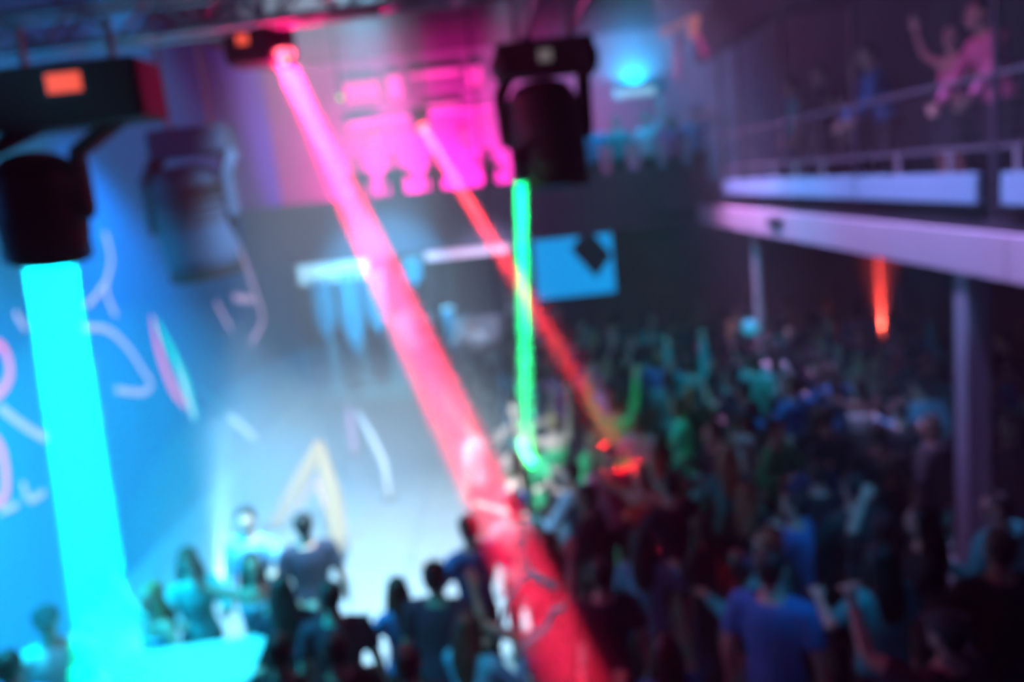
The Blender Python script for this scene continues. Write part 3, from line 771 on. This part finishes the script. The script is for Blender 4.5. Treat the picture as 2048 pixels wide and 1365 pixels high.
    if female and cloth == 'top':
        tube(tb, [V(0, 0, 1.04), V(0, 0, .92), V(0, 0, .74), V(0, 0, .58)], [(.142, .108), (.178, .132), (.195, .15), (.21, .17)], 20, ref=(1, 0, 0))
        parts['skirt'] = remeshed(tb, .016, 3)
    else:
        tube(tb, [V(0, 0, HIP + .07), V(0, 0, HIP), V(0, 0, HIP - .10)], [(.158, .115), (.168, .122), (.165, .12)], 18, ref=(1, 0, 0))
        for (h, kn, an, s) in legs:
            tube(tb, [h + V(0, 0, .02), h.lerp(kn, .5), kn, an - V(0, 0, .02)], [(.096, .104), (.086, .092), (.068, .074), (.060, .066)], 12, ref=(1, 0, 0))
        parts['trousers'] = remeshed(tb, .017, 4)
    # shoes
    for (h, kn, an, s) in legs:
        fb = new_bm()
        tube(fb, [V(an.x, an.y + .045, .045), V(an.x, an.y - .01, .052), V(an.x + s * .01, an.y - .10, .038), V(an.x + s * .014, an.y - .19, .026)], [(.036, .04), (.040, .05), (.046, .036), (.030, .022)], 12, ref=(1, 0, 0))
        tube(fb, [V(an.x, an.y, .05), V(an.x, an.y, .13)], .046, 10)
        me = remeshed(fb, .012, 2)
        parts['shoe' + ('_a' if s < 0 else '_b')] = me
    # eyes as dark spots joined to the body mesh
    eb = new_bm()
    eb.from_mesh(bmesh_body)
    n0 = len(eb.faces)
    for s in (-1, 1): ball(eb, hw(s * .030, -.081, .012), (.012, .008, .007), HR, 8, 6)
    eb.faces.ensure_lookup_table()
    for f in eb.faces[n0:]: f.material_index = 1
    eb.to_mesh(bmesh_body); eb.free()
    for m_ in parts.values():
        for p in m_.polygons: p.use_smooth = True
    return parts

DOWN = ((.25, .05, -1), (.12, -.25, -1), .35)
UP = ((.45, -.15, 1), (-.05, -.1, 1), .25)
WAVE = ((.9, -.1, .45), (.15, -.25, 1), .1)
FWD = ((.3, -.5, -.8), (-.25, -1, .35), .7)
PHONE = ((.25, -.75, .25), (-.25, -.55, .85), .75)
BENT = ((.6, .05, -.75), (.1, -.9, .35), .6)
HIGH = ((.2, -.2, 1), (.1, -.15, 1), .15)
LEANF = ((.35, -.7, -.75), (-.1, -.75, -.5), .5)
VARIANTS = [
    (dict(L=DOWN, R=DOWN), False, 'short', 'tee'),
    (dict(L=DOWN, R=UP, head=(.1, 0)), False, 'short', 'tee'),
    (dict(L=HIGH, R=UP, head=(0, -.1), stance=.05), False, 'short', 'shirt'),
    (dict(L=DOWN, R=PHONE), False, 'cap', 'tee'),
    (dict(L=BENT, R=FWD, twist=.3, knee=.05, stance=.05, step=.08), False, 'short', 'shirt'),
    (dict(L=DOWN, R=FWD, head=(-.4, 0)), True, 'long', 'tee'),
    (dict(L=WAVE, R=BENT, twist=-.2, head=(.3, -.1)), True, 'long', 'top'),
    (dict(L=HIGH, R=WAVE, stance=.04), True, 'bun', 'top'),
    (dict(L=DOWN, R=BENT, lean=-.0, head=(.5, .1)), False, 'short', 'hood'),
    (dict(L=LEANF, R=LEANF, lean=.30, head=(.1, -.15)), False, 'short', 'shirt'),
    (dict(L=FWD, R=FWD, head=(-.2, .15)), True, 'long', 'shirt'),
]
SKIN = [mat('skin_pale', (.62, .42, .34), .5), mat('skin_tan', (.42, .26, .18), .5), mat('skin_brown', (.18, .10, .07), .5)]
EYE = mat('eye_dark', (.01, .01, .012), .2)
HAIR = [mat('hair_black', (.012, .010, .012), .55), mat('hair_brown', (.05, .028, .018), .55), mat('hair_blond', (.35, .24, .12), .55)]
DARKS = [mat('cloth_black', (.015, .014, .018), .85), mat('cloth_navy', (.02, .03, .07), .85), mat('cloth_charcoal', (.05, .05, .06), .85), mat('cloth_plum', (.06, .02, .05), .85)]
LIT_SHIRTS = {  # saturated cloth: coloured light on the crowd is put into these colours
    'white': mat('cloth_white', (.75, .78, .8), .8), 'pale blue': mat('cloth_pale_blue', (.25, .55, .8), .8), 'teal': mat('cloth_teal', (.03, .45, .45), .8),
    'blue': mat('cloth_blue', (.03, .22, .6), .8), 'green': mat('cloth_green', (.05, .5, .2), .8), 'pink': mat('cloth_pink', (.8, .2, .45), .8),
    'red': mat('cloth_red', (.6, .03, .03), .8), 'cyan': mat('cloth_cyan', (.05, .8, .9), .8),
}
LIB = []
for pose, fem, hr_, cl in VARIANTS:
    LIB.append((build_person(pose, fem, hr_, cl), fem))
def person(vi, loc, rz, label, top='black', skin=0, hairc=0, scale=1.0, group=None, trousers=0):
    parts, fem = LIB[vi]
    t = empty('person', loc, rz); t.scale = (scale * (.95 if fem else 1),) * 3
    tag(t, label, 'person', group)
    topm = DARKS[top] if isinstance(top, int) else (DARKS[0] if top == 'black' else LIT_SHIRTS[top])
    first = None
    for k, me in parts.items():
        nm = 'shoe' if k.startswith('shoe') else k
        o = bpy.data.objects.new(nm, me); COL.objects.link(o); o.parent = t
        ms = {'body': [SKIN[skin], EYE], 'hair': [HAIR[hairc]], 'shirt': [topm], 'cap': [DARKS[2]]}.get(nm, [DARKS[trousers]])
        while len(me.materials) < len(ms): me.materials.append(ms[0])
        for i, m_ in enumerate(ms):
            o.material_slots[i].link = 'OBJECT'; o.material_slots[i].material = m_
    return t
HZ = 1.68
TAKEN = []
def head_at(px, py, vi, rz, label, top='black', floorz=0.0, group=None, **kw):
    sc = kw.get('scale', 1.0) * (.95 if LIB[vi][1] else 1)
    p = at(px, py, Z=floorz + HZ * sc * (1 - .0))
    lean = VARIANTS[vi][0].get('lean', 0)
    off = V(0, -math.sin(lean) * .7, 0); off.rotate(Euler((0, 0, rz)))
    p = V(p.x, p.y, floorz)
    TAKEN.append((p.x, p.y))
    return person(vi, p, rz, label, top, group=group, **kw)
# facing: rz = 0 faces the camera (-Y); PI faces the far gallery; PI/2 faces +X
A_ = PI
# -- individually placed people, lower left and centre
head_at(605, 1040, 0, A_ + .3, 'dark haired man seen from behind, silhouetted below the gold sign', 1, hairc=0)
head_at(490, 1030, 8, -.3, 'person in blue hooded top with cyan lit face beside the gold sign', 'pale blue', hairc=0)
head_at(868, 1140, 0, A_ - .2, 'broad man from behind in navy shirt standing before the pale floor', 1, hairc=0, scale=1.03)
head_at(792, 1168, 5, A_ + .5, 'short long haired woman left of the broad man in navy', 'blue', hairc=1, scale=.93)
head_at(812, 1312, 0, A_, 'dark haired man from behind at the bottom edge below the pale floor', 1, hairc=0)
head_at(935, 1245, 10, A_ - .5, 'woman in bright cyan shirt at the bottom, left of the red beam foot', 'cyan', hairc=1)
head_at(935, 1045, 4, A_ + .4, 'dancing man in blue shirt just left of the red beam', 'blue', hairc=1)
head_at(560, 1170, 10, A_ + .2, 'woman in navy shirt under the silhouetted man by the gold sign', 1, hairc=0)
head_at(660, 1180, 0, A_ + .1, 'man in dark blue shirt at the left edge of the pale floor', 1, hairc=0)
head_at(556, 1290, 8, A_ - .3, 'person in dark hooded top with a cyan lit collar, bottom left centre', 0, hairc=0)
head_at(668, 1285, 0, A_ + .4, 'man in black tee at the bottom edge beside the pale floor', 0, hairc=0)
head_at(500, 1120, 6, .4, 'long haired woman with one arm up beside the pale floor uplight', 'pale blue', hairc=1)
head_at(300, 1180, 6, -.5, 'woman in bright cyan top in the foot of the cyan beam', 'cyan', hairc=2)
head_at(90, 1230, 3, .6, 'man in a cap and white tee at the lower left edge', 'white')
head_at(15, 1320, 0, A_, 'dark shirted man at the bottom left corner', 'blue')
head_at(165, 1290, 5, A_ - .6, 'long haired woman in white top under the wide cyan beam', 'white', hairc=2)
head_at(375, 1110, 10, .5, 'woman in teal shirt by the left wall behind the uplight', 'teal', hairc=1)
# -- people lit by the green beam
head_at(1105, 838, 7, A_ + .2, 'woman with bun and both arms up in the green light', 'green', hairc=2)
head_at(1052, 880, 5, -.2, 'long haired woman directly under the green beam', 'green', hairc=2)
head_at(1035, 815, 6, A_, 'woman waving just left of the green beam foot', 'teal', hairc=1)
head_at(1228, 800, 2, A_ - .3, 'man with both arms high right of the thin red beam', 'green', hairc=0)
head_at(1180, 860, 4, .8, 'man in green lit shirt dancing where thin red and green lights meet', 'green', hairc=0)
head_at(1215, 900, 0, .3, 'man in pink shirt lit red at the foot of the thin red beam', 'pink', hairc=1)
head_at(1278, 935, 6, -.4, 'woman in red lit top right of the thin red beam foot', 'red', hairc=1)
head_at(1140, 935, 4, A_ + .9, 'man in pale blue shirt below the green lit dancers', 'pale blue')
# -- right half
head_at(1380, 722, 2, A_ + .3, 'man in teal shirt with both arms up in the middle distance', 'teal')
head_at(1505, 718, 8, A_ - .4, 'person in teal hooded top below the cyan globe lamp', 'teal')
head_at(1548, 850, 4, .6, 'man in green shirt right of centre in the crowd', 'green')
head_at(1628, 900, 5, A_ + .2, 'woman in bright blue tee in the right of the crowd', 'blue')
head_at(1842, 765, 8, A_ + .1, 'person in pale blue hooded jacket under the gallery near the pillar', 'pale blue', scale=1.02)
head_at(1590, 1000, 4, A_ + .7, 'man in blue lit shirt leaning in, above the dark round head', 'blue', floorz=.0)
head_at(1540, 1120, 0, A_ - .6, 'man with big dark head and lit blue shoulder, front right', 'blue', floorz=.45)
head_at(1760, 1105, 5, A_ + .2, 'long haired woman with teal collar, front right of the blue shoulder', 'teal', floorz=.45)
head_at(2000, 1000, 8, A_ + .5, 'person in dim teal hooded top at the right edge', 'teal', floorz=.0)
head_at(1285, 1075, 10, A_ - .3, 'woman in pale blue shirt in the dark crowd right of the red beam', 'pale blue')
head_at(1330, 1290, 5, A_ + .2, 'woman in navy tee with blue lit arm at the bottom, right of red beam', 'blue')
head_at(1200, 1135, 0, A_ + .1, 'man with magenta rimmed head right of the thick red beam', 1)
head_at(1080, 1200, 7, A_, 'woman with raised arms crossing the foot of the thick red beam', 'pink', hairc=1)
# red lit people round the table under the gallery
head_at(1715, 655, 6, -.6, 'woman in red lit top left of the lit round table', 'red')
head_at(1800, 668, 4, .8, 'man in red lit shirt right of the lit round table', 'red')
head_at(1650, 600, 0, .5, 'man standing in dim red light behind the round table', 0)

a = at(930, 540, Y=16.9)
person(4, (a.x, 16.9, 0.0), -.1, 'DJ in white shirt behind the pale booth under the far gallery', 'white')
# -- people on the side gallery, leaning or standing at the railing
GZ = 3.65
gal = [(4.0, 5.1, 8, PI * 1.45, 'person in pale blue hooded top on the gallery at the right edge', 'pale blue'), (3.95, 6.0, 3, PI * 1.5, 'man in a cap at the gallery railing near the right edge', 0), (4.0, 7.1, 9, PI * 1.5, 'man in pink shirt leaning on the gallery railing', 'pink'),
       (4.05, 8.0, 6, PI * 1.6, 'woman in pink top with one arm up on the gallery', 'pink'), (4.0, 9.2, 9, PI * 1.45, 'man in blue shirt leaning on the gallery railing', 'blue'),
       (4.1, 10.2, 5, PI * 1.5, 'long haired woman in black standing at the gallery railing', 0), (4.05, 11.3, 8, PI * 1.4, 'person in grey hooded top far along the gallery railing', 2),
       (4.1, 12.6, 0, PI * 1.5, 'man in teal tee near the far end of the gallery', 'teal')]
for (x, y, v, rz, lab, c) in gal:
    person(v, (x + .1, y, GZ), rz, lab, c)
# -- people of the far gallery
far = [(715, 'dark silhouetted person at the far gallery left of the long tube lamp', 0, 0), (792, 'dark silhouetted person behind the far parapet right of the long tube lamp', 8, 0), (870, 'person in pink shirt behind the thin red lamp', 5, 'pink'),
       (980, 'person in plum top at the right end of the pink panels', 6, 3)]
for (px, lab, v, c) in far:
    a = at(px, 350, Y=17.7); person(v, (a.x, 17.7, 3.42), -.1, lab, c)
for (px, lab, v, c) in ((1188, 'person in cyan tee right beside the large black lamp, far gallery', 0, 'cyan'), (1240, 'person in teal top under the short white strip in the far corner', 0, 'teal'), (1300, 'person in white tee in the far corner right of the strip', 1, 'white'), (1350, 'person in pink tee in the far right corner', 5, 'pink'), (1400, 'person in cyan top at the far end of the side gallery', 3, 'cyan')):
    a = at(px, 350, Y=17.2); person(v, (a.x, 17.2, 3.65), -.1 - .1, lab, c)
b = new_bm(); box(b, (4.6, 17.9, 3.5), (3.4, 3.0, 0.28)); struct('floor_corner_gallery', b, M_DARK)

# -- the packed crowd
def inside(p, poly):
    x, y = p; r = False; n = len(poly)
    for i in range(n):
        x1, y1 = poly[i]; x2, y2 = poly[(i + 1) % n]
        if (y1 > y) != (y2 > y) and x < (x2 - x1) * (y - y1) / (y2 - y1) + x1: r = not r
    return r
POLY = [(880, 690), (905, 640), (990, 605), (1500, 560), (1950, 640), (2120, 720), (2160, 1500), (1010, 1500), (1000, 1150), (985, 990), (950, 870)]
MARKS = [(2.2, 16.8, 'blue screen'), (0.4, 8.6, 'the green beam foot'), (1.3, 7.8, 'the thin red beam foot'), (3.7, 12.9, 'the thin pillar'), (3.7, 6.8, 'the lilac pillar'), (0.2, 16.2, 'the DJ booth'), (2.3, 5.2, 'the teal collared woman'), (1.5, 10, 'man in teal with arms up'), (r0.x, r0.y, 'the round table'), (3.3, 11.5, 'the globe lamp')]
ZONES = [
    (lambda p, x, y: y > 14.0, 'small figure at the back of the crowd before the blue screen', 'back rows of the crowd'),
    (lambda p, x, y: x > 3.7 and y > 8, 'figure in shade under the gallery deep in the hall', 'people deep under the gallery'),
    (lambda p, x, y: x > 3.7, 'figure in near darkness under the gallery at the right edge', 'people in the dark under the near gallery'),
    (lambda p, x, y: y > 10.0 and p[0] < 1250, 'crowd dancer between the green beam and the thin red beam, mid distance', 'dancers around the green beam'),
    (lambda p, x, y: y > 10.0, 'crowd dancer in mid distance left of the thin pale pillar', 'dancers before the thin pillar'),
    (lambda p, x, y: y > 7.2, 'crowd dancer in the blue dim middle of the floor', 'dancers in the middle of the floor'),
    (lambda p, x, y: p[0] < 1350, 'dim dancer at the lower middle, right of the thick red beam', 'dancers beside the thick red beam'),
    (lambda p, x, y: True, 'nearly black figure in the dark front right crowd', 'dark front right crowd'),
]
rng = random.Random(11)
POSE = ['with arms down', 'with one arm up', 'with both arms up', 'in a cap holding one hand up front', 'dancing with bent arms', 'with long hair', 'waving, with long hair', 'with hair bun and raised arms', 'in a hooded top', 'leaning', 'with long hair and folded arms']
CN = {0: 'black', 1: 'navy', 2: 'grey', 3: 'plum'}
HN = ['black haired', 'brown haired', 'blond']
SHORT = ['at the back before the blue screen', 'in shade deep under the gallery', 'under the near gallery at the right edge', 'between green and thin red beams', 'before the thin pale pillar', 'in the middle of the floor', 'right of the thick red beam', 'in the dark front right crowd']
used = {}
count = 0
yy = 3.0
while yy < 16.2:
    xx = -1.5 + rng.uniform(0, .3)
    while xx < 6.4:
        x = xx + rng.uniform(-.13, .13); y = yy + rng.uniform(-.13, .13)
        xx += .63
        p = px_of((x, y, 1.68))
        if not inside(p, POLY): continue
        if p[0] > 2130 or p[1] > 1420: continue
        if any((x - a) ** 2 + (y - c) ** 2 < .50 ** 2 for a, c in TAKEN): continue
        if abs(x - 3.68) < .6 and (abs(y - 6.83) < .6 or abs(y - 12.9) < .5) or (abs(x - dj.x) < 1.9 and y > 15.2): continue
        if (x - r0.x) ** 2 + (y - r0.y) ** 2 < .5: continue
        if x < .75 and y < 5.3: continue
        if x > 1.0 and x < 1.75 and y < 5.3: continue
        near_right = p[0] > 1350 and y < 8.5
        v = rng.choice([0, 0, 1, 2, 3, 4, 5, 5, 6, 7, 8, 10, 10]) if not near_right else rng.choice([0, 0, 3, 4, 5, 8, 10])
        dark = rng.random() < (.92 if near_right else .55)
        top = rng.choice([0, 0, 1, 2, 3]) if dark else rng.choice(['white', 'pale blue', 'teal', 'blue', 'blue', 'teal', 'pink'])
        for zi, (f, lab, grp) in enumerate(ZONES):
            if f(p, x, y): break
        fz = .44 if (x > 1.4 and y < 5.0) else 0
        hc = rng.choice([0, 0, 0, 1, 1, 2]); sc_ = rng.uniform(.95, 1.05)
        lab = HN[hc] + ' person in ' + CN.get(top, top) + ' ' + POSE[v] + ' ' + SHORT[zi]
        TAKEN.append((x, y))
        if lab in used:
            # another like it: name it by the nearest individually labelled neighbour
            a0, c0, nb = min(((a, c, l) for a, c, l in MARKS), key=lambda q: (q[0] - x) ** 2 + (q[1] - y) ** 2)
            side = ('behind' if y > c0 + .25 else 'before' if y < c0 - .25 else 'right of' if x > a0 else 'left of')
            lab = HN[hc] + ' person in ' + CN.get(top, top) + ' ' + POSE[v] + ' ' + side + ' ' + nb
        if len(lab.split()) > 16: lab = ' '.join(lab.replace(' and ', ' ').split()[:16])
        while lab in used:
            lab = lab.replace(' person in ', ' taller person in ', 1) if 'taller' not in lab else lab.replace('haired ', '').replace(' long hair folded arms', ' folded arms')
            sc_ = 1.09
        if len(lab.split()) > 16: lab = lab.replace(' with long hair and', ' with').replace(' the ', ' ')
        lab = ' '.join(lab.split()[:16])
        used[lab] = 1
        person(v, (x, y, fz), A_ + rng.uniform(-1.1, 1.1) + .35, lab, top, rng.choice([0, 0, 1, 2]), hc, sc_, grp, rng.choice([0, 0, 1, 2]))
        count += 1
    yy += .66
print('CROWD', count)

# left group table with cloth at the lower left
a, c = at(262, 1312, Z=1.22), at(528, 1275, Z=1.22)
t = tag(empty('counter_table', (a.x, a.y, 0)), 'long table covered with pale cloth lit cyan at the lower left', 'table')
L = c - a; ang = math.atan2(L.y, L.x)
t.rotation_euler = (0, 0, ang)
b = new_bm(); box(b, (L.length / 2, -.28, .985 + .22), (L.length, .6, .03), bevel=.008); make('table_top', b, mat('table_pale', (.5, .6, .62), .5), t)
b = new_bm(); n = 48
P2 = []
for k in range(n + 1):
    u = k / n; P2.append((u * (L.length + .04) - .02, -.60 + .014 * math.sin(u * 70)))
for k in range(n):
    (xa, ya), (xb, yb) = P2[k], P2[k + 1]
    b.faces.new([b.verts.new(v) for v in ((xa, ya - .02, .3), (xb, yb - .02, .3), (xb, ya if False else -.59, 1.223), (xa, -.59, 1.223))])
b.faces.new([b.verts.new(v) for v in ((-.02, -.59, 1.223), (L.length + .02, -.59, 1.223), (L.length + .02, .03, 1.223), (-.02, .03, 1.223))])
bmesh.ops.remove_doubles(b, verts=b.verts, dist=1e-4); bmesh.ops.solidify(b, geom=b.faces[:], thickness=-.006)
make('cloth', b, mat('cloth_cyan_white', (.55, .85, .9), .8), t)
for sx in (.06, L.length - .06):
    for sy in (-.5, -.06):
        b = new_bm(); tube(b, [(sx, sy, 0), (sx, sy, 1.195)], .02, 8); make('leg', b, M_BLACKMETAL, t)
# pale streamer over the front crowd
sg = tag(empty('streamer', at(1060, 1150, Y=3.9)), 'tangled thin pale streamer hanging across the foot of the red beam', 'streamer')
O = Vector(sg.location)
M_STR = mat('streamer_white', (.8, .78, .85), .6)
def strand(pts, w_):
    b = new_bm(); tube(b, [at(x, y, Y=3.9 + .05 * math.sin(i)) - O for i, (x, y) in enumerate(pts)], w_, 8); make('ribbon', b, M_STR, sg, True)
strand([(1045, 1075), (1046, 1105), (1058, 1145), (1035, 1175), (1015, 1200), (1005, 1240), (1000, 1290)], .011)
strand([(1058, 1145), (1080, 1160), (1112, 1178)], .022)
strand([(1125, 1215), (1105, 1225), (1095, 1255), (1070, 1275), (1040, 1300)], .017)

b = new_bm(); q = at(1045, 1075, Y=3.9) - O; tube(b, [q, (q.x, q.y, 7.4 - O.z)], .003, 6); make('hanging_thread', b, M_BLACKMETAL, sg)
